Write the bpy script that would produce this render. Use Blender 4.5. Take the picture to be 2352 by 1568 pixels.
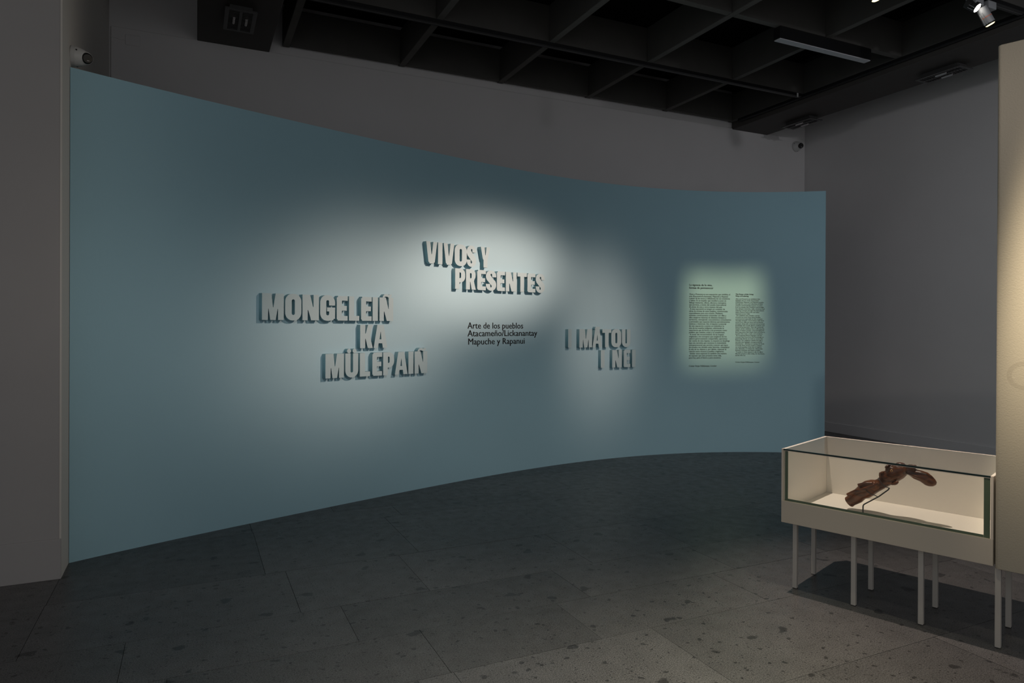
import bpy, bmesh, math, random
from mathutils import Matrix, Vector
random.seed(7)
S = bpy.context.scene
COL = S.collection
for o in list(bpy.data.objects):
    bpy.data.objects.remove(o)

# ------------------------------------------------------------------ camera
cam_data = bpy.data.cameras.new('camera')
cam = bpy.data.objects.new('camera', cam_data)
COL.objects.link(cam)
S.camera = cam
cam_data.sensor_width = 36.0
cam_data.lens = 1563.4 / 2352 * 36
cam_data.shift_y = -(784 - 751.4) / 2352
cam_data.clip_start = 0.05
YAW, PITCH, ROLL = math.radians(25.142), math.radians(-0.151), math.radians(-0.2396)
fw = Vector((math.sin(YAW) * math.cos(PITCH), math.cos(YAW) * math.cos(PITCH), math.sin(PITCH)))
rt = Vector((math.cos(YAW), -math.sin(YAW), 0))
dn = fw.cross(rt)
rt2 = rt * math.cos(ROLL) + dn * math.sin(ROLL)
dn2 = dn * math.cos(ROLL) - rt * math.sin(ROLL)
m = Matrix((rt2, -dn2, -fw)).transposed().to_4x4()
m.translation = (0, 0, 1.6)
cam.matrix_world = m

# ------------------------------------------------------------------ world and exposure
S.view_settings.view_transform = 'Standard'
S.view_settings.look = 'None'
S.view_settings.gamma = 1.0
S.view_settings.use_curve_mapping = False
S.view_settings.exposure = 0.0
world = bpy.data.worlds.new('world')
S.world = world
world.use_nodes = True
bg = world.node_tree.nodes['Background']
bg.inputs['Color'].default_value = (0.97, 0.98, 1.0, 1)
bg.inputs['Strength'].default_value = 0.45

# ------------------------------------------------------------------ gallery lamps (track spots and one added fill, out of the picture)
def spot(name, loc, target, power, angle, blend, color=(1, .78, .56), radius=.03):
    L = bpy.data.lights.new(name, 'SPOT')
    L.energy = power
    L.spot_size = math.radians(angle)
    L.spot_blend = blend
    L.color = color
    L.shadow_soft_size = radius
    o = bpy.data.objects.new(name, L)
    COL.objects.link(o)
    d = Vector(target) - Vector(loc)
    o.matrix_world = Matrix.Translation(loc) @ d.to_track_quat('-Z', 'Y').to_matrix().to_4x4()
    return o

def beam_spot(name, loc, target, power, sx, sy, p, color, radius=.02, cone=60):
    """Track spot with a spread lens: half-level radii sx, sy (tangents), p sets how hard the rim is."""
    o = spot(name, loc, target, power, cone, .15, color, radius)
    px, py = p if isinstance(p, tuple) else (None, None)
    L = o.data
    L.use_nodes = True
    nt = L.node_tree
    N, K = nt.nodes, nt.links
    em = [n for n in N if n.type == 'EMISSION'][0]
    tc = N.new('ShaderNodeTexCoord')
    sp = N.new('ShaderNodeSeparateXYZ')
    K.new(tc.outputs['Normal'], sp.inputs[0])
    def mth(op, a, b=None):
        n = N.new('ShaderNodeMath'); n.operation = op
        for i, v in enumerate((a, b)):
            if v is None: continue
            if isinstance(v, (int, float)): n.inputs[i].default_value = v
            else: K.new(v, n.inputs[i])
        return n.outputs[0]
    qx = mth('POWER', mth('DIVIDE', mth('ABSOLUTE', mth('DIVIDE', sp.outputs['X'], sp.outputs['Z'])), sx), 2.0)
    qy = mth('POWER', mth('DIVIDE', mth('ABSOLUTE', mth('DIVIDE', sp.outputs['Y'], sp.outputs['Z'])), sy), 2.0)
    r = mth('ADD', mth('POWER', qx, px), mth('POWER', qy, py)) if px else mth('POWER', mth('ADD', qx, qy), p)
    K.new(mth('POWER', 0.5, r), em.inputs['Strength'])
    return o

WARM = (1.0, .665, .53)
beam_spot('spot_title', (4.60, 2.10, 4.35), (2.86, 6.66, 2.15), 1650, .165, .085, 1.5, WARM)
beam_spot('spot_left_words', (4.45, 1.60, 4.35), (1.50, 6.22, 1.68), 1000, .150, .108, 1.4, WARM)
beam_spot('spot_right_words', (4.75, 2.10, 4.35), (4.42, 6.94, 1.50), 560, .092, .128, 1.4, WARM)
beam_spot('spot_vitrine', (3.16, 3.40, 4.40), (3.72, 2.58, .50), 410, .255, .255, 2.5, (1, .82, .70), .02)
beam_spot('spot_panel', (1.23, .94, 4.35), (3.82, 1.40, 1.62), 1550, .170, .105, (5, 1.1), (1, .85, .62), .02)
beam_spot('spot_floor_right', (3.0, 1.3, 4.40), (2.15, 2.12, 0), 720, .21, .15, 1, (1, .91, .68), .05, 90)
beam_spot('spot_floor_left', (1.2, 1.3, 4.40), (1.25, 2.60, 0), 360, .27, .17, 1, (1, .94, .82), .05, 90)
beam_spot('spot_right_wall', (5.9, .5, 4.40), (8.5, 6.0, 2.0), 130, .6, .45, 1, (.95, .95, 1), .06, 150)
beam_spot('spot_left_wall', (4.6, 2.4, 4.40), (-.74, 5.20, 1.1), 135, .085, .45, 1, (1, .90, .80), .06, 110)
beam_spot('fill_wall_low', (1.2, -.8, 4.40), (3.4, 6.7, .45), 360, .46, .12, 1.2, (1, .90, .82), .06, 110)  # added fill with no fixture, brightens the lower blue wall

def framing_spot(name, loc, target, power, hw, hh, soft, color, roll=0):
    """Framing projector: shutters cut the beam to a soft rectangle."""
    o = spot(name, loc, target, power, 20, .1, color, .02)
    L = o.data
    L.use_nodes = True
    nt = L.node_tree
    N, K = nt.nodes, nt.links
    em = [n for n in N if n.type == 'EMISSION'][0]
    tc = N.new('ShaderNodeTexCoord')
    sp = N.new('ShaderNodeSeparateXYZ')
    K.new(tc.outputs['Normal'], sp.inputs[0])
    def mth(op, a, b=None):
        n = N.new('ShaderNodeMath'); n.operation = op
        for i, v in enumerate((a, b)):
            if v is None: continue
            if isinstance(v, (int, float)): n.inputs[i].default_value = v
            else: K.new(v, n.inputs[i])
        return n.outputs[0]
    res = None
    for ax, half in (('X', hw), ('Y', hh)):
        q = mth('ABSOLUTE', mth('DIVIDE', sp.outputs[ax], sp.outputs['Z']))
        mr = N.new('ShaderNodeMapRange')
        mr.interpolation_type = 'SMOOTHSTEP'
        K.new(q, mr.inputs[0])
        mr.inputs[1].default_value = half - soft
        mr.inputs[2].default_value = half + soft
        mr.inputs[3].default_value = 1
        mr.inputs[4].default_value = 0
        res = mr.outputs[0] if res is None else mth('MULTIPLY', res, mr.outputs[0])
    K.new(res, em.inputs['Strength'])
    return o
framing_spot('spot_text', (4.75, 2.54, 4.35), (6.11, 6.69, 1.72), 640, .098, .094, .045, (1, .82, .46))

# ------------------------------------------------------------------ materials
def mat(name, color, rough=.6, bump=0, bscale=60, spec=.5, metal=0, var=0, vscale=3):
    M = bpy.data.materials.new(name)
    M.use_nodes = True
    nt = M.node_tree
    b = nt.nodes['Principled BSDF']
    b.inputs['Base Color'].default_value = (*color, 1)
    b.inputs['Roughness'].default_value = rough
    b.inputs['Specular IOR Level'].default_value = spec
    b.inputs['Metallic'].default_value = metal
    if bump or var:
        tc = nt.nodes.new('ShaderNodeTexCoord')
    if bump:
        n = nt.nodes.new('ShaderNodeTexNoise')
        n.inputs['Scale'].default_value = bscale
        n.inputs['Detail'].default_value = 4
        bp = nt.nodes.new('ShaderNodeBump')
        bp.inputs['Strength'].default_value = bump
        bp.inputs['Distance'].default_value = .004
        nt.links.new(tc.outputs['Object'], n.inputs['Vector'])
        nt.links.new(n.outputs['Fac'], bp.inputs['Height'])
        nt.links.new(bp.outputs['Normal'], b.inputs['Normal'])
    if var:
        n2 = nt.nodes.new('ShaderNodeTexNoise')
        n2.inputs['Scale'].default_value = vscale
        n2.inputs['Detail'].default_value = 3
        mr = nt.nodes.new('ShaderNodeMapRange')
        mr.inputs[3].default_value = 1 - var
        mr.inputs[4].default_value = 1 + var
        mx = nt.nodes.new('ShaderNodeMix'); mx.data_type = 'RGBA'; mx.blend_type = 'MULTIPLY'
        mx.inputs[0].default_value = 1
        mx.inputs[6].default_value = (*color, 1)
        nt.links.new(tc.outputs['Object'], n2.inputs['Vector'])
        nt.links.new(n2.outputs['Fac'], mr.inputs[0])
        nt.links.new(mr.outputs[0], mx.inputs[7])
        nt.links.new(mx.outputs[2], b.inputs['Base Color'])
    return M

def emit(name, color, strength):
    M = bpy.data.materials.new(name)
    M.use_nodes = True
    b = M.node_tree.nodes['Principled BSDF']
    b.inputs['Base Color'].default_value = (*color, 1)
    b.inputs['Emission Color'].default_value = (*color, 1)
    b.inputs['Emission Strength'].default_value = strength
    return M

def glass(name, tint, fac_scale=1.0):
    M = bpy.data.materials.new(name)
    M.use_nodes = True
    nt = M.node_tree
    nt.nodes.clear()
    out = nt.nodes.new('ShaderNodeOutputMaterial')
    tr = nt.nodes.new('ShaderNodeBsdfTransparent')
    tr.inputs[0].default_value = (*tint, 1)
    gl = nt.nodes.new('ShaderNodeBsdfGlossy')
    gl.inputs['Roughness'].default_value = .02
    fr = nt.nodes.new('ShaderNodeFresnel')
    fr.inputs[0].default_value = 1.5
    mx = nt.nodes.new('ShaderNodeMixShader')
    ge = nt.nodes.new('ShaderNodeNewGeometry')
    inv = nt.nodes.new('ShaderNodeMath'); inv.operation = 'SUBTRACT'; inv.inputs[0].default_value = 1
    nt.links.new(ge.outputs['Backfacing'], inv.inputs[1])
    ml = nt.nodes.new('ShaderNodeMath'); ml.operation = 'MULTIPLY'
    nt.links.new(fr.outputs[0], ml.inputs[0]); nt.links.new(inv.outputs[0], ml.inputs[1])
    nt.links.new(ml.outputs[0], mx.inputs[0])
    nt.links.new(tr.outputs[0], mx.inputs[1])
    nt.links.new(gl.outputs[0], mx.inputs[2])
    nt.links.new(mx.outputs[0], out.inputs[0])
    return M

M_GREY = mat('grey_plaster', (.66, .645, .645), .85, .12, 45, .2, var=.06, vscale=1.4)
M_COLUMN_SHADE = mat('shaded_column_plaster', (.30, .288, .283), .85, .15, 30, .2, var=.06, vscale=2)  # same plaster as the walls, darkened to paint in the pier front's shade
M_RETURN_LIT = mat('lit_return_plaster', (.58, .56, .53), .85, .15, 30, .2)  # lighter copy of the pier plaster, painting in light on the return face
M_BLUE = mat('blue_wall_paint', (.345, .56, .65), .75, .10, 70, .25, var=.04, vscale=1.2)
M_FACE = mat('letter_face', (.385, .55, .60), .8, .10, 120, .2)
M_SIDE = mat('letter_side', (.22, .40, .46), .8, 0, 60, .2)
M_INK = mat('black_vinyl', (.006, .006, .007), .6, 0, 60, .2)
M_BLACK = mat('black_ceiling_paint', (.010, .0095, .009), 1, .2, 25, 0, var=.15, vscale=4)
M_BEAM = mat('charcoal_beam_paint', (.075, .072, .067), .7, .2, 25, .2, var=.15, vscale=4)
M_BOUNCE_EDGE = mat('dusty_bounce_beam_edge', (.14, .134, .125), .8, .2, 25, .1, var=.25, vscale=5)  # floor bounce painted as a lighter tone, with some patchy dust
M_SOFFIT = mat('soffit_paint', (.07, .064, .06), .6, .15, 18, .3, var=.12, vscale=2)
M_TRACK = mat('black_track', (.008, .008, .009), .45, 0, 60, .4)
M_WHITE = mat('white_plastic', (.55, .55, .54), .4)
M_LENSB = mat('black_lens', (.004, .004, .005), .12)
M_DARK = mat('dark_plastic', (.02, .02, .02), .5)
M_BEIGE = mat('beige_laminate', (.50, .44, .36), .55, .06, 90, .35)
M_CASEIN = mat('case_lining', (.80, .76, .69), .7, .04, 90, .2)
M_LEG = mat('leg_paint', (.44, .41, .37), .45, 0, 60, .4)
M_PANEL = mat('beige_panel_paint', (.36, .325, .26), .6, .35, 140, .3)
M_LOGO = mat('panel_mark', (.315, .283, .225), .6, .35, 140, .3)
M_GEDGE = mat('green_glass_edge', (.10, .135, .085), .15)
M_GDARK = mat('dark_green_glass_edge', (.006, .022, .018), .1)
M_SEAL = mat('pale_glass_seal', (.60, .52, .44), .5)
M_GLASS = glass('clear_glass', (.975, .985, .975))
M_ROD = mat('black_steel_rod', (.012, .013, .014), .4, 0, 60, .5)
M_GREYMETAL = mat('grey_spot_metal', (.30, .31, .32), .45)
M_ORANGE = mat('orange_ring', (.75, .16, .05), .5)
M_DIFF = mat('grey_diffuser', (.62, .62, .66), .5)
M_VENT = mat('dark_fixture_metal', (.045, .044, .044), .35, 0, 60, .6)
M_VENTCH = mat('bright_reflector', (.55, .52, .52), .25, 0, 60, .6, .6)
M_LAMPW = emit('lit_lens_white', (1, .93, .84), 14)
M_LAMPY = emit('lit_lens_yellow', (1, .86, .45), 2.2)
M_EYEB = mat('bone_eye', (.45, .24, .10), .4)
M_PUPIL = mat('obsidian_pupil', (.01, .008, .006), .15)

def wood():
    M = mat('dark_carved_wood', (.07, .025, .012), .34, 0)
    nt = M.node_tree
    b = nt.nodes['Principled BSDF']
    tc = nt.nodes.new('ShaderNodeTexCoord')
    mp = nt.nodes.new('ShaderNodeMapping')
    mp.inputs['Rotation'].default_value = (0, math.radians(38), 0)
    mp.inputs['Scale'].default_value = (6, 30, 30)
    n = nt.nodes.new('ShaderNodeTexNoise')
    n.inputs['Scale'].default_value = 1.6
    n.inputs['Detail'].default_value = 6
    n.inputs['Distortion'].default_value = .8
    cr = nt.nodes.new('ShaderNodeValToRGB')
    cr.color_ramp.elements[0].position = .32
    cr.color_ramp.elements[0].color = (.022, .0065, .002, 1)
    cr.color_ramp.elements[1].position = .72
    cr.color_ramp.elements[1].color = (.165, .052, .015, 1)
    bp = nt.nodes.new('ShaderNodeBump')
    bp.inputs['Strength'].default_value = .25
    bp.inputs['Distance'].default_value = .003
    L = nt.links
    L.new(tc.outputs['Object'], mp.inputs[0]); L.new(mp.outputs[0], n.inputs['Vector'])
    L.new(n.outputs['Fac'], cr.inputs[0]); L.new(cr.outputs[0], b.inputs['Base Color'])
    L.new(n.outputs['Fac'], bp.inputs['Height']); L.new(bp.outputs[0], b.inputs['Normal'])
    return M
M_WOOD = wood()

def terrazzo():
    M = mat('dark_stone_slab', (.1, .1, .1), .42, 0)
    nt = M.node_tree
    N, L = nt.nodes, nt.links
    b = N['Principled BSDF']
    geo = N.new('ShaderNodeNewGeometry')
    oi = N.new('ShaderNodeObjectInfo')
    def noise(scale, detail=3):
        n = N.new('ShaderNodeTexNoise'); n.inputs['Scale'].default_value = scale; n.inputs['Detail'].default_value = detail
        L.new(geo.outputs['Position'], n.inputs['Vector']); return n.outputs['Fac']
    def rng(v, a, b_, c, d, smooth=False):
        r = N.new('ShaderNodeMapRange'); L.new(v, r.inputs[0])
        if smooth: r.interpolation_type = 'SMOOTHSTEP'
        for i, x in enumerate((a, b_, c, d)): r.inputs[i + 1].default_value = x
        return r.outputs[0]
    def mul(a, c):
        n = N.new('ShaderNodeMath'); n.operation = 'MULTIPLY'; L.new(a, n.inputs[0]); L.new(c, n.inputs[1]); return n.outputs[0]
    base = rng(oi.outputs['Random'], 0, 1, .075, .110)
    fine = rng(noise(170, 2), .32, .68, .50, 1.50)
    med = rng(noise(7, 4), .3, .7, .90, 1.10)
    val = mul(mul(base, fine), med)
    # large dark inclusions: warped voronoi cells, only some of them
    def inclusions(scale, thr, keep, off):
        wn = N.new('ShaderNodeTexNoise'); wn.inputs['Scale'].default_value = scale * 2.2; wn.inputs['Detail'].default_value = 2
        L.new(geo.outputs['Position'], wn.inputs['Vector'])
        mixv = N.new('ShaderNodeVectorMath'); mixv.operation = 'MULTIPLY_ADD'
        L.new(wn.outputs['Color'], mixv.inputs[0])
        mixv.inputs[1].default_value = (.55 / scale, .55 / scale, 0)
        L.new(geo.outputs['Position'], mixv.inputs[2])
        mp = N.new('ShaderNodeMapping'); mp.inputs['Scale'].default_value = (1, 1.25, 0); mp.inputs['Location'].default_value = (off, off * 2, 0)
        L.new(mixv.outputs[0], mp.inputs[0])
        v = N.new('ShaderNodeTexVoronoi'); v.voronoi_dimensions = '2D'; v.inputs['Scale'].default_value = scale
        v.inputs['Randomness'].default_value = 1
        L.new(mp.outputs[0], v.inputs['Vector'])
        sx = N.new('ShaderNodeSeparateColor'); L.new(v.outputs['Color'], sx.inputs[0])
        size = rng(sx.outputs[0], 0, 1, -thr * (1 - keep) / keep, thr)
        lt = N.new('ShaderNodeMath'); lt.operation = 'SUBTRACT'; L.new(size, lt.inputs[0]); L.new(v.outputs['Distance'], lt.inputs[1])
        return rng(lt.outputs[0], -.02, .03, 1, .42, True)
    val = mul(val, inclusions(4.5, .17, .42, 3.1))
    val = mul(val, inclusions(14, .20, .40, 7.7))
    val = mul(val, inclusions(45, .25, .40, 1.3))
    tint = N.new('ShaderNodeMix'); tint.data_type = 'RGBA'; tint.blend_type = 'MULTIPLY'; tint.inputs[0].default_value = 1
    cc = N.new('ShaderNodeCombineColor')
    for i in range(3): L.new(val, cc.inputs[i])
    L.new(cc.outputs[0], tint.inputs[6]); tint.inputs[7].default_value = (1.02, 1.0, .99, 1)
    L.new(tint.outputs[2], b.inputs['Base Color'])
    L.new(rng(noise(12, 4), .3, .7, .28, .42), b.inputs['Roughness'])
    b.inputs['Specular IOR Level'].default_value = .25
    return M
M_FLOOR = terrazzo()
M_JOINT = mat('dark_joint_bed', (.045, .043, .04), .8)

# ------------------------------------------------------------------ helpers
I4 = Matrix.Identity(4)
class B:
    """Collects simple shapes into one mesh."""
    def __init__(self): self.bm = bmesh.new()
    def box(self, x0, x1, y0, y1, z0, z1, mi=0):
        vs = [self.bm.verts.new(p) for p in ((x0, y0, z0), (x1, y0, z0), (x1, y1, z0), (x0, y1, z0), (x0, y0, z1), (x1, y0, z1), (x1, y1, z1), (x0, y1, z1))]
        for f in ((3, 2, 1, 0), (4, 5, 6, 7), (0, 1, 5, 4), (1, 2, 6, 5), (2, 3, 7, 6), (3, 0, 4, 7)):
            self.bm.faces.new([vs[i] for i in f]).material_index = mi
        return self
    def prism(self, pts, z0, z1, mi=0):
        a = [self.bm.verts.new((x, y, z0)) for x, y in pts]
        b = [self.bm.verts.new((x, y, z1)) for x, y in pts]
        n = len(pts)
        self.bm.faces.new(a[::-1]).material_index = mi
        self.bm.faces.new(b).material_index = mi
        for i in range(n):
            self.bm.faces.new((a[i], a[(i + 1) % n], b[(i + 1) % n], b[i])).material_index = mi
        return self
    def cyl(self, p0, p1, r0, r1=None, n=24, mi=0, caps=True):
        r1 = r0 if r1 is None else r1
        p0, p1 = Vector(p0), Vector(p1)
        q = (p1 - p0).to_track_quat('Z', 'Y').to_matrix()
        ra, rb = [], []
        for i in range(n):
            t = 2 * math.pi * i / n
            v = q @ Vector((math.cos(t), math.sin(t), 0))
            ra.append(self.bm.verts.new(p0 + v * r0)); rb.append(self.bm.verts.new(p1 + v * r1))
        for i in range(n):
            self.bm.faces.new((ra[i], ra[(i + 1) % n], rb[(i + 1) % n], rb[i])).material_index = mi
        if caps:
            self.bm.faces.new(ra[::-1]).material_index = mi
            self.bm.faces.new(rb).material_index = mi
        return self
    def lathe(self, p0, axis, prof, n=32, mi=0):
        """prof: list of (distance along axis, radius)."""
        p0, axis = Vector(p0), Vector(axis).normalized()
        q = axis.to_track_quat('Z', 'Y').to_matrix()
        rings = []
        for h, r in prof:
            rings.append([self.bm.verts.new(p0 + axis * h + (q @ Vector((math.cos(2 * math.pi * i / n), math.sin(2 * math.pi * i / n), 0))) * max(r, 1e-5)) for i in range(n)])
        for a, b in zip(rings, rings[1:]):
            for i in range(n):
                self.bm.faces.new((a[i], a[(i + 1) % n], b[(i + 1) % n], b[i])).material_index = mi
        self.bm.faces.new(rings[0][::-1]).material_index = mi
        self.bm.faces.new(rings[-1]).material_index = mi
        return self
    def tube(self, pts, r, n=10, mi=0):
        pts = [Vector(p) for p in pts]
        rings = []
        for i, p in enumerate(pts):
            d = (pts[min(i + 1, len(pts) - 1)] - pts[max(i - 1, 0)])
            q = d.to_track_quat('Z', 'Y').to_matrix()
            rings.append([self.bm.verts.new(p + (q @ Vector((math.cos(2 * math.pi * k / n), math.sin(2 * math.pi * k / n), 0))) * r) for k in range(n)])
        for a, b in zip(rings, rings[1:]):
            # match nearest vertex to avoid twisting
            off = min(range(n), key=lambda s: sum((a[k].co - b[(k + s) % n].co).length for k in range(n)))
            b[:] = b[off:] + b[:off]
            for k in range(n):
                self.bm.faces.new((a[k], a[(k + 1) % n], b[(k + 1) % n], b[k])).material_index = mi
        self.bm.faces.new(rings[0][::-1]); self.bm.faces.new(rings[-1])
        return self
    def ell(self, c, rad, rot=None, seg=20):
        res = bmesh.ops.create_uvsphere(self.bm, u_segments=seg, v_segments=seg // 2 + 2, radius=1)
        R = (rot or Matrix.Identity(3))
        for v in res['verts']:
            p = Vector((v.co.x * rad[0], v.co.y * rad[1], v.co.z * rad[2]))
            v.co = Vector(c) + R @ p
        return self
    def bevel(self, w, seg=2):
        bmesh.ops.bevel(self.bm, geom=self.bm.edges[:], offset=w, segments=seg, profile=.6, affect='EDGES')
        return self
    def done(self, name, mats, parent=None, xf=None, smooth=False, kind=None, recalc=True):
        if xf is not None: bmesh.ops.transform(self.bm, matrix=xf, verts=self.bm.verts)
        if recalc: bmesh.ops.recalc_face_normals(self.bm, faces=self.bm.faces)
        me = bpy.data.meshes.new(name)
        self.bm.to_mesh(me); self.bm.free()
        for mm in (mats if isinstance(mats, (list, tuple)) else [mats]): me.materials.append(mm)
        if smooth:
            for p in me.polygons: p.use_smooth = True
            me.set_sharp_from_angle(angle=math.radians(35))
        o = bpy.data.objects.new(name, me)
        COL.objects.link(o)
        if parent is not None:
            o.parent = parent
            o.matrix_parent_inverse = parent.matrix_world.inverted()
        if kind: o['kind'] = kind
        return o

def thing(name, loc, label, cat, group=None):
    o = bpy.data.objects.new(name, None)
    o.empty_display_size = .1
    COL.objects.link(o)
    o.matrix_world = Matrix.Translation(loc)
    tag(o, label, cat, group)
    return o

def tag(o, label, cat, group=None):
    o['label'] = label
    o['category'] = cat
    if group: o['group'] = group
    return o

# ------------------------------------------------------------------ the setting: floor
floor = B().box(-6, 10, -5, 9, -.05, -.004).done('floor', M_JOINT, kind='structure')
rows = [(7.82, 6.92), (6.92, 6.50), (6.50, 5.91), (5.91, 5.57), (5.57, 4.615), (4.615, 3.915), (3.915, 3.435), (3.435, 2.95), (2.95, 2.25), (2.25, 1.60), (1.60, .9), (.9, .2), (.2, -.6), (-.6, -1.6)]
known = {3: [.42, 1.60, 2.95, 4.24, 4.97], 2: [-.2, 1.1, 2.5, 3.4, 4.245, 4.97, 6.1, 7.2, 8.1], 4: [-.75, .427, 1.45, 2.785, 3.95, 5.02, 6.2, 7.3, 8.2],
         5: [-1.9, -.754, .55, 1.3, 2.45, 3.3, 4.5, 5.6, 6.7, 7.9], 6: [-1.5, -.3, .767, 2.13, 3.25, 4.1, 5.3, 6.5, 7.6], 7: [-1.3, -.1, 1.083, 1.90, 3.05, 4.2, 5.1, 6.3, 7.5]}
for ri, (yb, ya) in enumerate(rows):
    if ri in known: xs = list(known[ri])
    else:
        xs = [-1.9 + random.random() * .6]
        while xs[-1] < 8: xs.append(xs[-1] + random.uniform(.8, 1.35))
    xs = sorted(set([-3.0] + xs + [8.79]))
    for a, b in zip(xs, xs[1:]):
        g = .0012
        # flush slabs with tiny height differences so the joints catch light
        t = random.uniform(-.0004, .0004)
        B().box(a + g, b - g, ya + g, yb - g, -.0045, t).done('slab', M_FLOOR, floor)

# ------------------------------------------------------------------ walls
TOPZ = 5.9
wall_back = B().box(-.9, 9.0, 7.82, 8.02, 0, TOPZ).done('wall_back', M_GREY, kind='structure')
B().box(-.74, 8.755, 7.80, 7.82, 0, 4.552).bevel(.004, 1).done('lining_panel', M_GREY, wall_back)
wall_right = B().box(8.79, 9.0, -3.0, 7.82, 0, TOPZ).done('wall_right', M_GREY, kind='structure')
B().box(8.772, 8.79, -3.0, 7.80, 0, .15).bevel(.004, 1).done('baseboard_right', M_GREY, None, kind='structure')
# left pier: front face towards the camera, return face towards the blue wall
def pier_pts():
    pts = [(-4.5, 5.067)]
    r = .018
    for k in range(7):
        t = -math.pi / 2 + k * math.pi / 12
        pts.append((-.744 - r + r * math.cos(t), 5.067 + r + r * math.sin(t)))
    pts += [(-.748, 5.6), (-.758, 7.82), (-4.5, 7.82)]
    return pts
wall_left = B().prism(pier_pts(), 0, TOPZ).done('wall_left', [M_COLUMN_SHADE], kind='structure')
wall_left.data.materials.append(M_RETURN_LIT)
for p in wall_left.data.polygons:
    if p.normal.x > .5: p.material_index = 1  # return face takes the lit copy, front keeps the shaded one
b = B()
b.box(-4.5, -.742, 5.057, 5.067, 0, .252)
b.bevel(.004, 2).done('baseboard_left', M_COLUMN_SHADE, kind='structure')

# curved blue wall -------------------------------------------------------
CO = [-0.09268870894974127, 0.12184349292865787, -0.05668065085942839, -0.6451527704832529, -0.7912964713396092, 1.0255768319512937, 6.689353227353451]
def wall_y(x):
    t = (x - 3) / 4; r = 0
    for c in CO: r = r * t + c
    return r
NW = 1600
WX = [-.743 + (7.222 + .743) * i / (NW - 1) for i in range(NW)]
WX0 = [-.75 + (7.222 + .75) * i / (NW - 1) for i in range(NW)]
WY0 = [wall_y(x) for x in WX0]
WS = [0.0]
for i in range(1, NW): WS.append(WS[-1] + math.hypot(WX0[i] - WX0[i - 1], WY0[i] - WY0[i - 1]))
import bisect
def W(s, z, off=0.0):
    """Point on the face of the curved wall at arc length s, height z, standing off by off metres."""
    i = min(max(bisect.bisect(WS, s) - 1, 0), NW - 2)
    f = (s - WS[i]) / (WS[i + 1] - WS[i])
    x = WX0[i] + f * (WX0[i + 1] - WX0[i]); y = WY0[i] + f * (WY0[i + 1] - WY0[i])
    i0, i1 = max(i - 8, 0), min(i + 9, NW - 1)
    tx, ty = WX0[i1] - WX0[i0], WY0[i1] - WY0[i0]
    l = math.hypot(tx, ty); tx /= l; ty /= l
    return Vector((x + ty * off, y - tx * off, z)), Vector((tx, ty, 0)), Vector((ty, -tx, 0))
HW = 3.312
front, back = [], []
n = 140
L_ALL = WS[-1]
for i in range(n + 1):
    s = .007 + (L_ALL - .007) * i / n
    p, t, nn = W(s, 0); front.append((p.x, p.y))
    q = p - nn * .12; back.append((max(q.x, -.740), q.y))
bm = bmesh.new()
cols = []
for (fx, fy), (kx, ky) in zip(front, back):
    cols.append([bm.verts.new((fx, fy, 0)), bm.verts.new((fx, fy, HW)), bm.verts.new((kx, ky, HW)), bm.verts.new((kx, ky, 0))])
for a, c in zip(cols, cols[1:]):
    for k in range(4): bm.faces.new((a[k], c[k], c[(k + 1) % 4], a[(k + 1) % 4]))
bm.faces.new(cols[0]); bm.faces.new(cols[-1][::-1])
bb = B(); bb.bm.free(); bb.bm = bm
wall_curved = bb.done('wall_curved', M_BLUE, kind='structure', smooth=True)

# ------------------------------------------------------------------ ceiling
ceiling = B().box(-5.0, 9.0, -4.0, 8.02, TOPZ, TOPZ + .1).done('ceiling', M_BLACK, kind='structure')
VX = [.915, 2.21, 3.475, 4.75, 6.022, 7.225]
UY = [7.735, 6.46, 5.10, 3.83, 2.55, 1.27, 0.0, -1.27]
for x in VX:
    B().box(x - .037, x + .037, -2.2, 7.795, 4.63, 5.02).bevel(.004, 1).done('beam', [M_BEAM, M_BOUNCE_EDGE], ceiling)
for yi, y in enumerate(UY):
    hw = .028 if yi == 0 else .038
    for a, c in zip(VX, VX[1:]):
        B().box(a + .038, c - .038, y - hw, y + hw, 4.632, 5.018).bevel(.003, 1).done('coffer_board', [M_BEAM, M_BOUNCE_EDGE], ceiling)
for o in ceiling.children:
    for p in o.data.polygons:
        if p.normal.z < -.9: p.material_index = 1  # downward faces get the painted bounce light
# black sheet added above the coffers, standing in for the dark void
B().box(.75, 7.27, -2.2, 7.815, 5.10, 5.16).done('dark_void_sheet', M_BLACK, ceiling)
# perimeter soffits beside the grid
B().box(.035, .745, -2.2, 7.818, 4.545, 5.3).bevel(.006, 1).done('soffit', M_SOFFIT, ceiling)
B().box(7.275, 7.968, -2.2, 7.818, 4.535, 5.3).bevel(.006, 1).done('soffit', M_SOFFIT, ceiling)

# lighting tracks under the boards
def track(a, c, label):
    (x0, y0), (x1, y1) = a, c
    horiz = abs(x1 - x0) > abs(y1 - y0)
    root = thing('lighting_track', ((x0 + x1) / 2, (y0 + y1) / 2, 4.63), label, 'track')
    w = .035
    if horiz:
        B().box(x0, x1, y0 - w, y0 + w, 4.592, 4.630).bevel(.002, 1).done('rail', M_TRACK, root)
        B().box(x0, x1, y0 - .006, y0 + .006, 4.589, 4.592).done('contact_strip', M_VENT, root)
    else:
        B().box(x0 - w, x0 + w, y0, y1, 4.592, 4.630).bevel(.002, 1).done('rail', M_TRACK, root)
        B().box(x0 - .006, x0 + .006, y0, y1, 4.589, 4.592).done('contact_strip', M_VENT, root)
    return root
t1 = track((.96, 6.46), (7.17, 6.46), 'black lighting track under the coffer row nearest the back wall')
B().box(7.075, 7.10, 6.42, 6.425, 4.575, 4.625).done('end_tag', M_WHITE, t1)
track((2.25, 3.83), (7.17, 3.83), 'black lighting track carrying the spotlights at the upper right')
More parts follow.
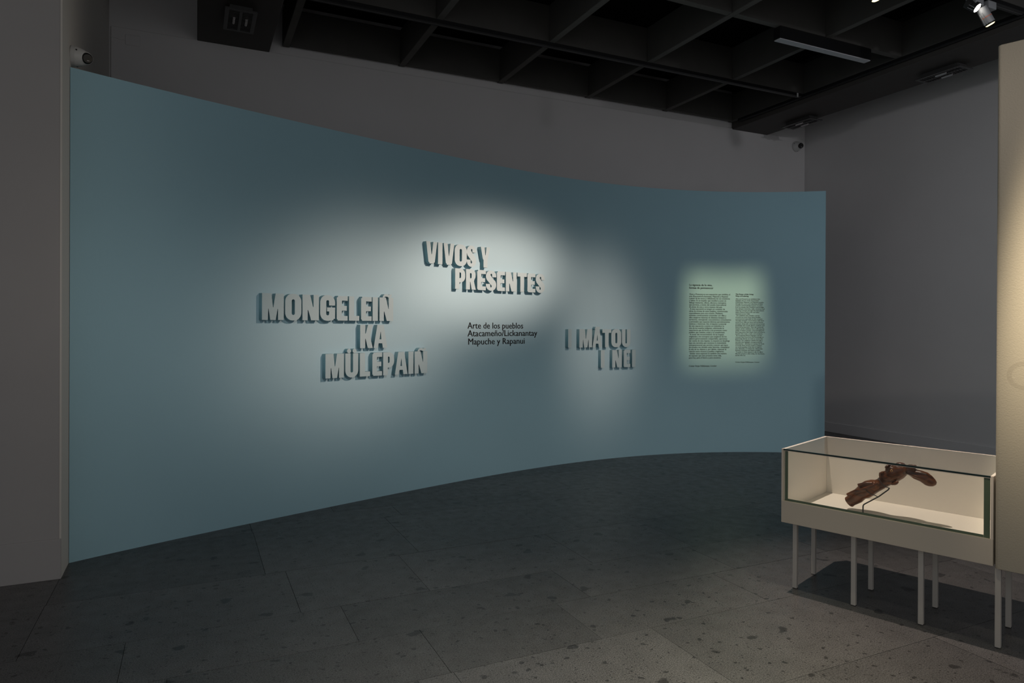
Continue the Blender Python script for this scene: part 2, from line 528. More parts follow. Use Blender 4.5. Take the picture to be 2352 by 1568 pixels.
t3 = track((7.225, -1.9), (7.225, 7.60), 'black lighting track running along the edge of the right soffit')

# linear lamp
root = thing('linear_lamp', (6.018, 5.10, 4.63), 'long slim black linear ceiling lamp with pale strip diffuser, switched off', 'lamp')
B().box(5.345, 6.69, 5.065, 5.155, 4.508, 4.6285).bevel(.003, 1).done('housing', M_TRACK, root)
B().box(5.352, 6.683, 5.072, 5.148, 4.500, 4.508).done('diffuser', M_DIFF, root)

# louvred twin lamps on the soffits
def louvre(x0, x1, y0, y1, zt, label):
    cx, cy = (x0 + x1) / 2, (y0 + y1) / 2
    root = thing('louvre_light', (cx, cy, zt), label, 'light')
    zb = zt - .060
    B().box(x0 + .04, x1 - .04, y0 + .05, y1 - .05, zb + .010, zt - .0005).done('throat', M_VENT, root)
    b = B()
    f = .035
    b.box(x0, x1, y0, y0 + f, zb, zb + .012).box(x0, x1, y1 - f, y1, zb, zb + .012)
    b.box(x0, x0 + f, y0 + f, y1 - f, zb, zb + .012).box(x1 - f, x1, y0 + f, y1 - f, zb, zb + .012)
    b.done('frame', M_VENT, root)
    ns = 14
    for i in range(ns):
        y = y0 + f + (y1 - y0 - 2 * f) * (i + .5) / ns
        B().box(x0 + f, x1 - f, y - .004, y + .004, zb + .001, zb + .010).done('slat', M_VENT, root)
    B().box(cx - .012, cx + .012, y0 + f, y1 - f, zb - .002, zb + .001).done('divider', M_VENT, root)
    for sx in (-.055, .055):
        B().cyl((cx + sx, cy - .07, zb - .006), (cx + sx, cy + .05, zb - .006), .012, n=12).done('lamp_tube', M_VENTCH, root)
    return root
louvre(.262, .540, 6.73, 7.24, 4.545, 'dark louvred ceiling light on the left soffit above the blue wall')
louvre(7.62, 7.86, 4.69, 5.21, 4.535, 'dark louvred light on the right soffit, nearer the beige panel')
louvre(7.70, 7.94, 6.76, 7.27, 4.535, 'dark louvred light at the far end of the right soffit, above the corner camera')

# spotlights
def spotlight(ax, ay, head_top, head_bot, label, lens, ring=True, body=M_GREYMETAL):
    root = thing('spotlight', (ax, ay, 4.592), label, 'spotlight', None)
    B().box(ax - .06, ax + .06, ay - .045, ay + .045, 4.52, 4.588).bevel(.006, 2).done('adapter', M_GREYMETAL, root, smooth=True)
    ht, hb = Vector(head_top), Vector(head_bot)
    d = (hb - ht).normalized(); Ln = (hb - ht).length
    side = d.cross(Vector((0, 1, 0))).normalized() * -1
    B().cyl((ax, ay, 4.522), ht + d * .03, .014, n=12).done('stem', M_DARK, root)
    B().lathe(ht, d, [(0, .036), (.004, .043), (Ln * .56, .044)], 28).done('head', body, root, smooth=True)
    if ring:
        B().lathe(ht + d * (Ln * .56), d, [(0, .0455), (.005, .0455)], 28).done('orange_ring', M_ORANGE, root)['label'] = 'thin orange ring'
    B().lathe(ht + d * (Ln * .56 + .004), d, [(0, .044), (Ln * .36 - .004, .0445)], 28).done('barrel', body, root, smooth=True)
    B().lathe(ht + d * (Ln * .92), d, [(0, .041), (Ln * .08, .040)], 28).done('rim', M_TRACK, root)
    B().lathe(ht + d * Ln, d, [(0, .038), (.006, .030)], 28).done('lens', lens, root)
    for s_ in (-.012, .012):
        o = d.cross(side) * s_
        B().cyl(ht + d * .05 + side * .053 + o, ht + d * (Ln * .95) + side * .053 + o, .003, n=8).done('bracket_rod', M_GREYMETAL, root)
    return root
spotlight(6.625, 3.83, (6.505, 3.815, 4.515), (6.573, 3.775, 4.362), 'grey cylinder spotlight with orange ring hanging beside the bright lens', M_LAMPY)
spotlight(6.435, 3.83, (6.385, 3.87, 4.56), (6.414, 3.795, 4.486), 'spotlight with glaring white lens turned towards the viewer', M_LAMPW, False, M_DARK)
spotlight(5.13, 3.83, (5.085, 3.86, 4.46), (5.115, 3.825, 4.31), 'spotlight with yellow lens cut off by the top edge of the picture', M_LAMPY, False, M_DARK)

# security cameras
def turret(base, axis, r, lens_dir, label, gl):
    base, axis, lens_dir = Vector(base), Vector(axis).normalized(), Vector(lens_dir).normalized()
    root = thing('security_camera', base, label, 'camera', None)
    B().lathe(base, axis, [(0, r * 1.0), (.006, r * 1.02), (.024, r * 1.0)], 36).done('base_plate', M_WHITE, root, smooth=True)
    B().lathe(base, axis, [(.0245, r * .99), (.05, r * .90), (.078, r * .74), (.082, r * .70)], 36).done('collar', M_WHITE, root, smooth=True)
    c = base + axis * .078 + lens_dir * .004
    rb = r * .66
    B().ell(c, (rb, rb, rb), seg=28).done('ball', M_WHITE, root, smooth=True)
    B().lathe(c + lens_dir * (rb * .68), lens_dir, [(0, rb * .80), (rb * .26, rb * .70), (rb * .34, rb * .62)], 32).done('lens', M_LENSB, root, smooth=True)
    side = lens_dir.cross(Vector((0, 0, 1))).normalized()
    up = side.cross(lens_dir)
    p = c + lens_dir * (rb * 1.025) - up * rb * .30
    B().cyl(p - side * rb * .22, p + side * rb * .10, rb * .09, n=8).done('light_sensor', M_VENTCH, root)
    for k in range(3):
        t = k * 2.1 + .6
        q = axis.to_track_quat('Z', 'Y').to_matrix() @ Vector((math.cos(t), math.sin(t), 0))
        B().cyl(base + axis * .035 + q * r * .93, base + axis * .035 + q * r * .985, .006, n=8).done('screw_hole', M_DARK, root)
    return root
turret((-.7435, 5.425, 3.405), (1, -.02, -.04), .068, (.42, -.86, -.28), 'white turret security camera at the top left end of the blue wall', 0)
turret((8.57, 7.799, 4.425), (0, -1, 0), .080, (-.35, -.88, -.30), 'small pale security camera high in the far right corner of the back wall', 0)

# blank cover plate and thin cable on the back wall
cp = B().box(-.615, -.483, 7.793, 7.7995, 4.385, 4.49).bevel(.003, 1).done('cover_plate', M_GREY)
tag(cp, 'blank painted cover plate on the grey wall above the blue wall', 'cover plate')
cb = B().tube([(-.748, 7.796, 4.442), (-.70, 7.796, 4.440), (-.66, 7.796, 4.430), (-.617, 7.796, 4.428)], .003, 8).done('cable', M_GREY)
tag(cb, 'thin painted cable running from the corner to the blank cover plate', 'cable')

# ------------------------------------------------------------------ raised letters
def rr(x0, x1, y0, y1, r, n=7):
    """Rounded rectangle outline, counter-clockwise. r: radius or 4 radii (bl, br, tr, tl)."""
    R = [r] * 4 if isinstance(r, (int, float)) else r
    out = []
    for (cx, cy, sx, sy, rad, a0) in ((x0, y0, 1, 1, R[0], math.pi), (x1, y0, -1, 1, R[1], 1.5 * math.pi), (x1, y1, -1, -1, R[2], 0), (x0, y1, 1, -1, R[3], .5 * math.pi)):
        if rad <= 0: out.append((cx, cy)); continue
        for k in range(n + 1):
            t = a0 + k * math.pi / 2 / n
            out.append((cx + sx * rad + rad * math.cos(t), cy + sy * rad + rad * math.sin(t)))
    return out
def arc(cx, cy, rx, ry, a0, a1, n=10):
    return [(cx + rx * math.cos(math.radians(a0 + (a1 - a0) * k / n)), cy + ry * math.sin(math.radians(a0 + (a1 - a0) * k / n))) for k in range(n + 1)]
def glyph(ch):
    """Outlines in units of cap height; returns (nominal width, [outlines])."""
    if ch == 'I': return .26, [[(0, 0), (.26, 0), (.26, 1), (0, 1)]]
    if ch == 'M': return .88, [[(0, 0), (.235, 0), (.235, .0), (.25, .42), (.265, .42), (.33, 0), (.55, 0), (.625, .42), (.64, .42), (.645, 0), (.88, 0), (.88, 1), (.545, 1), (.455, .48), (.435, .48), (.375, 1), (0, 1)]]
    if ch in 'NÑ':
        w = .71
        g = [[(0, 0), (.225, 0), (.225, .40), (.245, .40), (.375, 0), (w, 0), (w, 1), (.475, 1), (.475, .52), (.455, .52), (.325, 1), (0, 1)]]
        if ch == 'Ñ':
            g.append([(.15, 1.004), (.26, 1.004)] + [(.30, 1.045), (.38, 1.04), (.47, 1.012), (.56, 1.012), (.61, 1.045), (.64, 1.145), (.54, 1.145), (.48, 1.12), (.37, 1.155), (.26, 1.145), (.19, 1.08)])
        return w, g
    if ch == 'O': return .68, [rr(0, .68, -.012, 1.012, .30, 9), rr(.275, .405, .20, .80, .062, 6)[::-1]]
    if ch == 'G':
        return .68, [[(.68, .60), (.68, .72)] + arc(.38, .712, .30, .30, 0, 90) + arc(.30, .712, .30, .30, 90, 180) + arc(.30, .288, .30, .30, 180, 270) + [(.40, -.012)] + arc(.52, .12, .12, .12, 270, 340) + [(.68, .06), (.68, .52), (.31, .52), (.31, .36), (.41, .36), (.41, .25)] + arc(.34, .25, .065, .05, 0, -180, 6) + [(.275, .76)] + arc(.34, .76, .065, .05, 180, 0, 6) + [(.405, .60)]]
    if ch == 'E':
        return .50, [[(.045, 0), (.50, 0), (.50, .19), (.235, .19), (.235, .405), (.46, .405), (.46, .60), (.235, .60), (.235, .81), (.50, .81), (.50, 1), (.05, 1), (.05, .965), (.03, .935), (0, .935), (0, .055), (.03, .05), (.045, .03)]]
    if ch == 'L': return .50, [[(0, 0), (.50, 0), (.50, .20), (.25, .20), (.25, 1), (0, 1)]]
    if ch == 'K': return .62, [[(0, 0), (.245, 0), (.245, .40), (.265, .40), (.375, 0), (.62, 0), (.47, .54), (.62, 1), (.385, 1), (.265, .62), (.245, .62), (.245, 1), (0, 1)]]
    if ch in 'AĀ':
        g = [[(0, 0), (.215, 0), (.245, .20), (.425, .20), (.455, 0), (.68, 0), (.50, 1), (.18, 1)], [(.29, .37), (.335, .70), (.345, .70), (.385, .37)]]
        if ch == 'Ā': g.append([(.16, 1.012), (.53, 1.012), (.53, 1.135), (.20, 1.135), (.20, 1.07), (.16, 1.05)])
        return .68, g
    if ch in 'UÜ':
        g = [[(0, 1)] + arc(.30, .288, .30, .30, 180, 270) + arc(.32, .288, .30, .30, 270, 360) + [(.62, 1), (.37, 1), (.37, .24)] + arc(.31, .24, .06, .05, 0, -180, 6) + [(.25, 1)]]
        if ch == 'Ü':
            g += [arc(.175, 1.10, .098, .093, 0, 360, 16)[:-1], arc(.445, 1.10, .098, .093, 0, 360, 16)[:-1]]
        return .62, g
    if ch == 'P': return .59, [[(0, 0), (.25, 0), (.25, .33), (.30, .33)] + arc(.32, .61, .27, .28, -90, 0) + arc(.32, .72, .27, .28, 0, 90) + [(0, 1)], [(.25, .53), (.25, .81)] + arc(.28, .76, .065, .05, 90, 0, 5) + arc(.28, .58, .065, .05, 0, -90, 5)]
    if ch == 'R': return .62, [[(0, 0), (.25, 0), (.25, .38), (.27, .38), (.36, 0), (.62, 0), (.50, .42)] + arc(.34, .66, .265, .20, -40, 0, 5) + arc(.34, .74, .265, .26, 0, 90) + [(0, 1)], [(.25, .55), (.25, .81)] + arc(.29, .76, .065, .05, 90, 0, 5) + arc(.29, .60, .065, .05, 0, -90, 5)]
    if ch == 'S':
        # heavy condensed S built from one outline
        return .60, [[(.0, .27)] + arc(.30, .27, .30, .282, 180, 270) + arc(.30, .27, .30, .282, 270, 360) + [(.60, .34), (.56, .46), (.37, .64), (.27, .76), (.27, .80)] + arc(.31, .80, .045, .05, 180, 20, 6)[1:] + [(.36, .68), (.60, .68), (.60, .74)] + arc(.30, .74, .30, .272, 0, 90) + arc(.30, .74, .30, .272, 90, 180) + [(0, .66), (.04, .54), (.24, .34), (.335, .24), (.335, .20)] + arc(.29, .20, .045, .05, 0, -160, 6)[1:] + [(.245, .33), (0, .33)]]
    if ch == 'T': return .62, [[(.19, 0), (.435, 0), (.435, .80), (.62, .80), (.62, 1), (0, 1), (0, .80), (.19, .80)]]
    if ch == 'V': return .63, [[(.20, 0), (.44, 0), (.44, .04), (.49, .06), (.63, 1), (.405, 1), (.325, .42), (.305, .42), (.225, 1), (0, 1), (.13, .07), (.17, .06), (.185, .02)]]
    if ch == 'Y': return .60, [[(.18, 0), (.43, 0), (.43, .36), (.60, 1), (.375, 1), (.315, .60), (.295, .60), (.235, 1), (0, 1), (.14, .40), (.18, .38)]]

DG = bpy.context.evaluated_depsgraph_get
def curve_mesh(name, outlines, depth):
    cu = bpy.data.curves.new(name, 'CURVE')
    cu.dimensions = '2D'; cu.fill_mode = 'BOTH'; cu.extrude = depth / 2
    for pts in outlines:
        sp = cu.splines.new('POLY')
        sp.points.add(len(pts) - 1)
        for p, (x, y) in zip(sp.points, pts): p.co = (x, y, 0, 1)
        sp.use_cyclic_u = True
    o = bpy.data.objects.new(name, cu)
    COL.objects.link(o)
    bpy.context.view_layer.update()
    me = bpy.data.meshes.new_from_object(o.evaluated_get(DG()))
    bpy.data.objects.remove(o); bpy.data.curves.remove(cu)
    return me
DEPTH = .055
def word(letters, z0, z1, label):
    """letters: (glyph, arc length of left edge, of right edge) measured on the letter faces."""
    sm = (letters[0][1] + letters[-1][2]) / 2
    p, t, nn = W(sm, z0)
    root = thing('raised_word', p, label, 'lettering', 'raised words on the blue wall')
    for ch, a, c in letters:
        w, outl = glyph(ch)
        h = z1 - z0
        pa, _, _ = W(a, z0, DEPTH); pc, _, _ = W(c, z0, DEPTH)
        tx = (pc - pa); width = tx.length; tx.normalize()
        nz = Vector((tx.y, -tx.x, 0))
        kx = width / w
        me = curve_mesh('letter', [[(x * kx, y * h) for x, y in o] for o in outl], DEPTH + .006)
        me.name = 'letter'
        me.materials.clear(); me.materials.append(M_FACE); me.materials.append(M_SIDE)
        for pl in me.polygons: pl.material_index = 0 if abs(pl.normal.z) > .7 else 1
        o = bpy.data.objects.new('letter', me)
        COL.objects.link(o)
        o.parent = root
        o.matrix_parent_inverse = root.matrix_world.inverted()
        R = Matrix((tx, Vector((0, 0, 1)), nz)).transposed().to_4x4()
        R.translation = pa - nz * (DEPTH + .006) / 2
        o.matrix_world = R
    return root
word([('M', 1.3331, 1.5196), ('O', 1.5316, 1.6755), ('N', 1.686, 1.8383), ('G', 1.8503, 1.9932), ('E', 2.0097, 2.1175), ('L', 2.1313, 2.2355), ('E', 2.2551, 2.3656), ('I', 2.3757, 2.432), ('Ñ', 2.4491, 2.5993)], 1.637, 1.8535, 'raised grey word MONGELEIÑ at the left of the blue wall')
word([('K', 2.2464, 2.379), ('A', 2.388, 2.5352)], 1.3893, 1.601, 'raised grey short word KA below MONGELEIÑ')
word([('M', 1.9024, 2.0827), ('Ü', 2.0963, 2.2268), ('L', 2.2442, 2.3511), ('E', 2.3757, 2.4787), ('P', 2.4913, 2.6122), ('A', 2.6204, 2.7638), ('I', 2.7735, 2.8309), ('Ñ', 2.8457, 2.9954)], 1.1345, 1.3465, 'raised grey word MÜLEPAIÑ, lowest of the left group')
word([('V', 2.9774, 3.1103), ('I', 3.1205, 3.1749), ('V', 3.1903, 3.3229), ('O', 3.3282, 3.4831), ('S', 3.4831, 3.6062)], 2.2035, 2.418, 'raised grey word VIVOS in the brightest spotlight')
word([('Y', 3.6669, 3.7921)], 2.2039, 2.4188, 'raised grey single letter word Y after VIVOS')
word([('P', 3.3356, 3.4636), ('R', 3.4744, 3.6029), ('E', 3.6216, 3.736), ('S', 3.7382, 3.8769), ('E', 3.886, 3.9971), ('N', 4.0086, 4.1596), ('T', 4.1714, 4.3033), ('E', 4.3127, 4.4258), ('S', 4.4318, 4.5613)], 1.9675, 2.176, 'raised grey word PRESENTES below VIVOS Y')
word([('I', 4.9061, 4.9556)], 1.3497, 1.5595, 'raised grey single letter word I before MĀTOU')
word([('M', 5.0702, 5.2579), ('Ā', 5.265, 5.4031), ('T', 5.4087, 5.5374), ('O', 5.5409, 5.6854), ('U', 5.6959, 5.8186)], 1.347, 1.56, 'raised grey word MĀTOU in the right group')
word([('I', 5.3875, 5.442)], 1.1035, 1.3098, 'raised grey single letter word I before NEI')
word([('N', 5.555, 5.6959), ('E', 5.724, 5.8186), ('I', 5.8452, 5.895)], 1.1018, 1.3118, 'raised grey word NEI, lowest of the right group')

# ------------------------------------------------------------------ printed texts on the wall
def text_raw(body, shear=0, offset=0):
    cu = bpy.data.curves.new('text', 'FONT')
    cu.body = body; cu.size = 1; cu.fill_mode = 'FRONT'; cu.resolution_u = 2
    cu.shear = shear; cu.offset = offset
    o = bpy.data.objects.new('text', cu)
    COL.objects.link(o)
    bpy.context.view_layer.update()
    me = bpy.data.meshes.new_from_object(o.evaluated_get(DG()))
    vs = [(v.co.x, v.co.y) for v in me.vertices]
    fs = [tuple(p.vertices) for p in me.polygons]
    bpy.data.objects.remove(o); bpy.data.curves.remove(cu); bpy.data.meshes.remove(me)
    return vs, fs
def add_line(V, F, body, s0, z, kx, kz, bold=0, italic_upto=0):
    """One printed line; a second strike shifted by bold metres thickens the strokes."""
    strike(V, F, body, s0 - bold / 2, z, kx, kz, .0012, italic_upto)
    if bold: strike(V, F, body, s0 + bold / 2, z, kx, kz, .0013, italic_upto)
def strike(V, F, body, s0, z, kx, kz, off, italic_upto):
    segs = [(body, 0)]
    if italic_upto: segs = [(body[:italic_upto], .25), (body[italic_upto:], 0)]
    x = 0
    for txt, sh in segs:
        lead = len(txt) - len(txt.lstrip(' '))
        vs, fs = text_raw(txt.strip(' '), sh)
        if not vs: continue
        x += lead * .22
        base = len(V)
        for (vx, vy) in vs:
            V.append(W(s0 + (x + vx) * kx, z + vy * kz, off)[0])
        F.extend(tuple(base + i for i in f) for f in fs)
        x += max(v[0] for v in vs)
def text_obj(name, V, F, root, label=None):
    me = bpy.data.meshes.new(name)
    me.from_pydata(V, [], F)
    me.materials.append(M_INK)
    o = bpy.data.objects.new(name, me)
    COL.objects.link(o)
    o.parent = root
    o.matrix_parent_inverse = root.matrix_world.inverted()
    if label: o['label'] = label
    return o
def natural(body, italic_upto=0):
    V = text_raw(body.strip(' '))[0]
    return max(v[0] for v in V)
CAP = max(v[1] for v in text_raw('H')[0])
root = thing('printed_title', W(3.9, 1.40)[0], 'printed black subtitle in three lines under PRESENTES', 'lettering')
for body, s0, s1, z in (('Arte de los pueblos', 3.5398, 4.2957, 1.5665), ('Atacameño/Lickanantay', 3.5402, 4.498, 1.4855), ('Mapuche y Rapanui', 3.5428, 4.3178, 1.3995)):
    kx = (s1 - s0) / natural(body)
    x = 0
    for wd in body.split(' '):
        V, F = [], []
        add_line(V, F, wd, s0 + x * kx, z, kx, .064 / CAP, bold=.0030)
        text_obj('printed_word', V, F, root)
        x = natural(body[:body.index(wd) + len(wd)] + ' i') - natural('i')
SPA = """Vivos y Presentes es una exposición que visibiliza el
arte Atacameño/Lickanantay, Mapuche y Rapanui
a partir de las voces y reflexiones de sus creadores
y sabios. Es un impulso que movilizó y puso en
diálogo memorias, oficios, afectos y conceptos
que perviven, a través del estudio intercultural
de piezas de este y otros museos del país.
  A esta exposición se integra un conjunto de
obras de artistas de estos pueblos, comisionadas
especialmente para esta ocasión. Mediante
extensas conversaciones sostenidas con ellas y
ellos surgieron historias de distintos tiempos y
territorios, emergiendo conocimientos comunitarios
y personales que exponen diversas aproximaciones
estéticas e históricas. Así, el impulso curatorial
de esta exposición consiste en reivindicar lo
vivo de los mundos indígenas, advirtiendo la
experiencia que da forma a sus presentes como
pueblos que resisten, crean y se transforman.
  A través del reconocimiento de las lenguas
originarias y de conceptos que surgieron de los
saberes generosamente compartidos, queremos
dar cuenta de esta riqueza. La muestra se despliega
bajo una narrativa que reconoce la transmisión
intergeneracional que permite conocer qué tipos
de mundos nos develan estas historias, complejizar
la vida de los objetos y, por último, repensar la
relación entre museos y pueblos originarios.
  Señalar estos aspectos es también una manera
de exponer que este presente toma vida,
para hoy, para el futuro y para nosotros.""".split('\n')
ENG = """Alive and Present is an exhibition that
highlights the art of the Atacameño/
Lickanantay, Mapuche, and Rapanui peoples
through the voices and reflections of their
creators and knowledge keepers. It arises
from an impulse that mobilized and brought
into dialogue memories, skills, emotions, and
enduring concepts through the intercultural
study of pieces held in this and other
museums across Chile.
  The exhibition also includes a group
of works by artists from these peoples
commissioned especially for this occasion.
Through extensive conversations with them
stories from different times and territories
emerged, along with communal and personal
knowledge that reveals diverse aesthetic and
historical perspectives. Thus, the curatorial
impulse of this exhibition lies in affirming the
vitality of Native peoples, acknowledging the
lived experience that shapes their presents as
peoples who resist, create, and transform.
  By recognizing Native languages and the
concepts that arose from the knowledge so
generously shared, we seek to convey this
richness. The exhibition unfolds through a
narrative that highlights intergenerational
transmission—allowing us to grasp the kinds
of worlds these stories reveal, to deepen
our understanding of the lives of objects,
and, ultimately, to rethink the relationship
between museums and Native peoples.
  To point to these aspects is also to affirm
that this present is alive today, for the future,
and for all of us.""".split('\n')
def text_block(label, s0, title, title_z, title_w, body, body_z0, body_z1, body_w, sig_z, sig_w, cap_t, cap_b, ital):
    root = thing('printed_text', W(s0 + .25, sig_z)[0], label, 'lettering')
    V, F = [], []
    kx = title_w / natural(title[1])
    for t, z in zip(title, title_z): add_line(V, F, t, s0, z, kx, cap_t / CAP, bold=.0022)
    text_obj('heading', V, F, root, 'bold heading')
    V, F = [], []
    kx = body_w / max(natural(t) for t in body)
    n = len(body)
    for i, t in enumerate(body):
        add_line(V, F, t, s0, body_z0 + (body_z1 - body_z0) * i / (n - 1), kx, cap_b / CAP, bold=.0010, italic_upto=ital if i == 0 else 0)
    text_obj('paragraphs', V, F, root)
    V, F = [], []
    sig = 'Cristian Vargas Paillahueque, ' + ('Curador' if 'Spanish' in label else 'Curator')
    add_line(V, F, sig, s0, sig_z, sig_w / natural(sig), cap_b / CAP, bold=.0010)
    text_obj('signature', V, F, root)
text_block('printed black Spanish text, the left and taller of two columns on the blue wall', 6.679, ('La vigencia de lo vivo,', 'formas de permanecer'), (2.1095, 2.0735), .326, SPA, 1.996, 1.1925, .562, 1.089, .3757, .0250, .0195, 17)
text_block('printed black English text, the right and narrower of two columns on the blue wall', 7.298, ('The Power of the Living:', 'Ways of Enduring'), (2.0022, 1.9786), .168, ENG, 1.943, 1.2253, .3776, 1.1395, .3129, .0165, .0140, 17)

# ------------------------------------------------------------------ display case
FX = Matrix(((.338, .941, 0, 3.237), (-.941, .338, 0, 3.041), (0, 0, 1, 0), (0, 0, 0, 1)))
CW, CD = 1.066, .69
case = thing('display_case', FX @ Vector((CW / 2, CD / 2, 0)), 'beige glass topped display case on slim legs holding the carved figure', 'display case')
def cpart(name, b, mt, **k): return b.done(name, mt, case, xf=FX, **k)
cpart('front_rail', B().box(0, CW, 0, .02, .416, .547).bevel(.0015, 1), M_BEIGE)
cpart('side_panel', B().box(0, .017, .0203, CD, .416, .860).bevel(.001, 1), [M_CASEIN])
cpart('side_panel', B().box(CW - .015, CW, .0203, CD, .416, .860).bevel(.001, 1), [M_CASEIN])
cpart('side_edge', B().box(0, .010, .001, .0200, .5475, .860), M_SEAL)
cpart('side_edge', B().box(CW - .012, CW, .001, .0200, .5475, .860), M_SEAL)
cpart('back_panel', B().box(.0175, CW - .0155, CD - .017, CD, .416, .860).bevel(.001, 1), M_CASEIN)
cpart('floor_panel', B().box(.0175, CW - .0155, .0205, CD - .0175, .462, .485), M_CASEIN)
cpart('bottom_panel', B().box(.0175, CW - .0155, .0205, CD - .0175, .417, .435), M_BEIGE)
cpart('glass_front', B().box(.0105, CW - .0125, .004, .012, .5475, .8495), M_GLASS)
cpart('glass_top', B().box(.0175, CW - .0155, .0135, CD - .0175, .8515, .8595), M_GLASS)
cpart('top_edge', B().box(.0105, CW - .0125, .002, .0132, .8525, .8600), M_GDARK)['label'] = 'dark green polished glass edge'
cpart('top_seal', B().box(.0105, CW - .0125, .003, .0128, .8497, .8523), M_SEAL)
g1 = .0125
for nm, bx in (('glass_edge', (.0175, .035, g1, g1 + .002, .5475, .848)), ('glass_edge', (CW - .042, CW - .0155, g1, g1 + .002, .5475, .848)), ('glass_edge', (.0355, CW - .0425, g1, g1 + .002, .5475, .5605))):
    cpart(nm, B().box(*bx), M_GEDGE)['label'] = 'green glass edge'
def leg_at(wx, wy, parent, h=.4155):
    w = .0125
    b = B().box(-w, w, -w, w, .004, h).bevel(.0012, 1)
    R = FX.copy(); R.translation = (wx, wy, 0)
    o = b.done('leg', M_LEG, parent, xf=R)
    f = B().box(-w * .95, w * .95, -w * .95, w * .95, .0006, .004)
    f.done('foot_pad', M_DARK, o, xf=R)
    return o
for x, y in ((3.346, 3.030), (3.446, 2.702), (3.555, 2.376), (3.642, 3.150), (3.745, 2.818), (3.845, 2.486)):
    leg_at(x, y, case)

# tall beige panel beside the case
pan = thing('display_stand', FX @ Vector((1.7, .15, 0)), 'tall beige display stand on slim legs at the right edge of the picture', 'panel')
pts = [(1.0745, .37), (1.0745, .010)]
for k in range(1, 9):
    t = math.pi + k * math.pi / 16
    pts.append((1.0885 + .014 * math.cos(t), .006 + .014 * math.sin(t)))
pts += [(2.6, -.008), (2.6, .37)]
B().prism(pts, .409, 2.99).bevel(.004, 2).done('board', M_PANEL, pan, xf=FX, smooth=True)
leg_at(3.650, 2.042, pan, .4085)
leg_at(3.949, 2.158, pan, .4085)
leg_at(3.86, 1.34, pan, .4085)
leg_at(4.15, 1.46, pan, .4085)

ring = B()
RO, RI, NS = .068, .048, 26
ang = [math.radians(75 + 250 * k / NS) for k in range(NS + 1)]
vv = []
for t in ang:
    for r_ in (RO, RI):
        vv.append([ring.bm.verts.new((1.186 + r_ * math.cos(t), n_, 1.368 + r_ * math.sin(t))) for n_ in (-.0083, -.0076)])
for k in range(NS):
    o0, i0, o1, i1 = vv[2 * k], vv[2 * k + 1], vv[2 * k + 2], vv[2 * k + 3]
    ring.bm.faces.new((o0[0], i0[0], i1[0], o1[0])); ring.bm.faces.new((o0[1], o1[1], i1[1], i0[1]))
    ring.bm.faces.new((o0[0], o1[0], o1[1], o0[1])); ring.bm.faces.new((i0[0], i0[1], i1[1], i1[0]))
ring.done('faint_ring_mark', M_LOGO, pan, xf=FX)

# ------------------------------------------------------------------ carved figure and its mount (case coordinates a, depth, z)
NC = .325
def P3(a, z, n=NC): return Vector((a, n, z))
b = B()
def loft(b, st, seg=20):
    """st: ((upper a, z), (lower a, z), half depth, depth centre)."""
    rings = []
    for (u, l, w, nc) in st:
        u, l = P3(*u, nc), P3(*l, nc)
        c = (u + l) / 2; h = (u - l) / 2
        rings.append([b.bm.verts.new(c + h * math.cos(2 * math.pi * k / seg) + Vector((0, w * math.sin(2 * math.pi * k / seg), 0))) for k in range(seg)])
    for p, q in zip(rings, rings[1:]):
        for k in range(seg): b.bm.faces.new((p[k], p[(k + 1) % seg], q[(k + 1) % seg], q[k]))
    b.bm.faces.new(rings[0][::-1]); b.bm.faces.new(rings[-1])
loft(b, [((.256, .555), (.300, .503), .036, NC), ((.270, .566), (.314, .517), .042, NC), ((.300, .600), (.352, .541), .050, NC), ((.323, .626), (.374, .567), .056, NC),
         ((.345, .655), (.397, .576), .058, NC), ((.368, .674), (.416, .592), .056, NC), ((.401, .687), (.436, .612), .050, NC), ((.425, .689), (.455, .628), .040, NC),
         ((.437, .697), (.478, .646), .033, NC), ((.450, .712), (.500, .664), .034, NC), ((.470, .735), (.516, .676), .038, NC)])
loft(b, [((.446, .718), (.500, .666), .026, NC), ((.447, .738), (.516, .674), .036, NC), ((.466, .744), (.532, .686), .042, NC), ((.486, .757), (.548, .697), .047, NC),
         ((.498, .782), (.566, .712), .049, NC), ((.512, .796), (.580, .724), .047, NC), ((.540, .806), (.594, .742), .044, NC), ((.575, .808), (.600, .752), .038, NC), ((.600, .800), (.602, .757), .026, NC)])
loft(b, [((.590, .800), (.594, .752), .024, NC), ((.606, .793), (.606, .746), .022, NC), ((.642, .785), (.631, .729), .025, NC), ((.672, .782), (.664, .719), .027, NC),
         ((.700, .776), (.690, .702), .027, NC), ((.722, .760), (.709, .698), .024, NC), ((.738, .743), (.728, .701), .018, NC), ((.746, .728), (.742, .712), .008, NC)])
R38 = Matrix.Rotation(math.radians(-38), 3, 'Y')
fn = NC - .045
b.ell((.498, fn + .035, .768), (.016, .022, .012), R38)           # nose
b.ell((.500, fn + .02, .786), (.018, .026, .007), R38)            # brow
b.ell((.530, fn + .012, .776), (.022, .010, .006), Matrix.Rotation(math.radians(12), 3, 'Y'))
b.ell((.541, fn + .008, .752), (.020, .008, .009), Matrix.Rotation(math.radians(-15), 3, 'Y'))   # cheek bone
b.ell((.466, fn + .03, .744), (.010, .026, .004), R38)            # lips
b.ell((.478, fn + .03, .747), (.009, .026, .004), R38)
b.ell((.548, fn + .004, .697), (.020, .010, .010), R38)           # ear
b.ell((.532, fn + .006, .690), (.012, .008, .008), R38)
b.ell((.565, NC - .012, .803), (.026, .020, .013))                # crown lumps
b.ell((.618, NC - .010, .797), (.023, .018, .014))
b.ell((.637, NC - .004, .800), (.010, .014, .011))
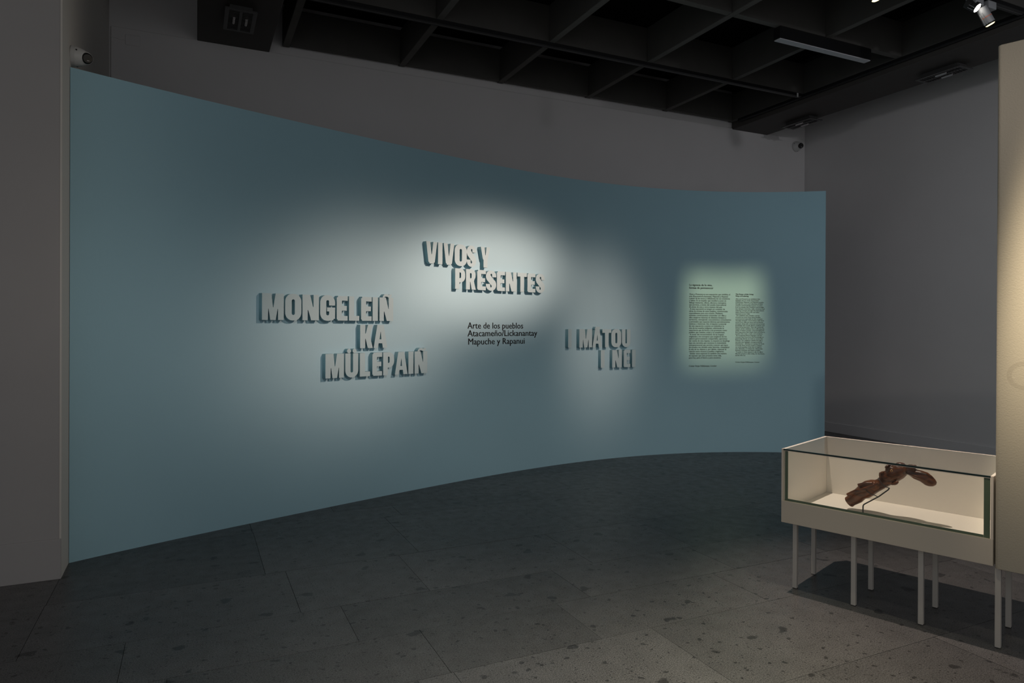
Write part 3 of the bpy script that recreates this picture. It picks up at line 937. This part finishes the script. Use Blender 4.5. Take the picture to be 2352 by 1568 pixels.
for pts_, r in (([(.285, fn - .004, .583), (.33, fn - .012, .614), (.375, fn - .010, .633), (.42, fn + .002, .655), (.45, fn + .012, .676)], .010),
                ([(.345, fn - .004, .652), (.385, fn + .0, .668), (.425, fn + .008, .674)], .009),
                ([(.60, NC - .020, .760), (.65, NC - .026, .748), (.70, NC - .024, .735)], .006)):
    b.tube(pts_, r, 8)
fig = b.done('carved_figure_rough', M_WOOD)
md = fig.modifiers.new('fuse', 'REMESH'); md.mode = 'VOXEL'; md.voxel_size = .0032; md.use_smooth_shade = True
sm = fig.modifiers.new('smooth', 'SMOOTH'); sm.factor = .5; sm.iterations = 3
bpy.context.view_layer.update()
me = bpy.data.meshes.new_from_object(fig.evaluated_get(DG()))
bpy.data.objects.remove(fig)
for p in me.polygons: p.use_smooth = True
figure = thing('carved_figure', FX @ Vector((.48, NC, .485)), 'dark brown carved wooden figure with upturned face and paddle inside the case', 'sculpture')
def fpart(name, mesh_or_b, mt=None):
    if isinstance(mesh_or_b, B): return mesh_or_b.done(name, mt, figure, xf=FX, smooth=True)
    o = bpy.data.objects.new(name, mesh_or_b)
    COL.objects.link(o); o.parent = figure; o.matrix_parent_inverse = figure.matrix_world.inverted(); o.matrix_world = FX
    return o
me.name = 'body'
if not me.materials: me.materials.append(M_WOOD)
fpart('body', me)
ec = Vector((.527, NC - .0475, .766))
fpart('eye', B().lathe(ec + Vector((0, .004, 0)), (0, -1, 0), [(0, .0075), (.004, .0072), (.006, .005)], 20), M_EYEB)['label'] = 'pale bone inlay eye'
fpart('pupil', B().lathe(ec - Vector((0, .0015, 0)), (0, -1, 0), [(0, .0036), (.0022, .003)], 16), M_PUPIL)

mount = thing('display_mount', FX @ Vector((.36, NC, .485)), 'thin black bent rod mount holding up the carved figure', 'mount')
def mpart(name, b): return b.done(name, M_ROD, mount, xf=FX, smooth=True)
nr = NC - .040
mpart('post', B().tube([(.372, nr, .4855), (.372, nr, .526), (.3735, nr, .535), (.3785, nr, .542), (.459, nr - .004, .603), (.510, nr - .002, .652), (.515, nr, .663)], .0038, 10))
mpart('clip', B().tube([(.514, nr, .662), (.500, nr - .012, .667), (.480, nr - .012, .682), (.462, nr - .003, .700), (.452, nr + .008, .710)], .0024, 8))
mpart('clip', B().tube([(.455, nr - .004, .600), (.440, nr - .010, .608), (.420, nr - .018, .614), (.404, nr - .022, .624), (.395, nr - .021, .632)], .0024, 8))
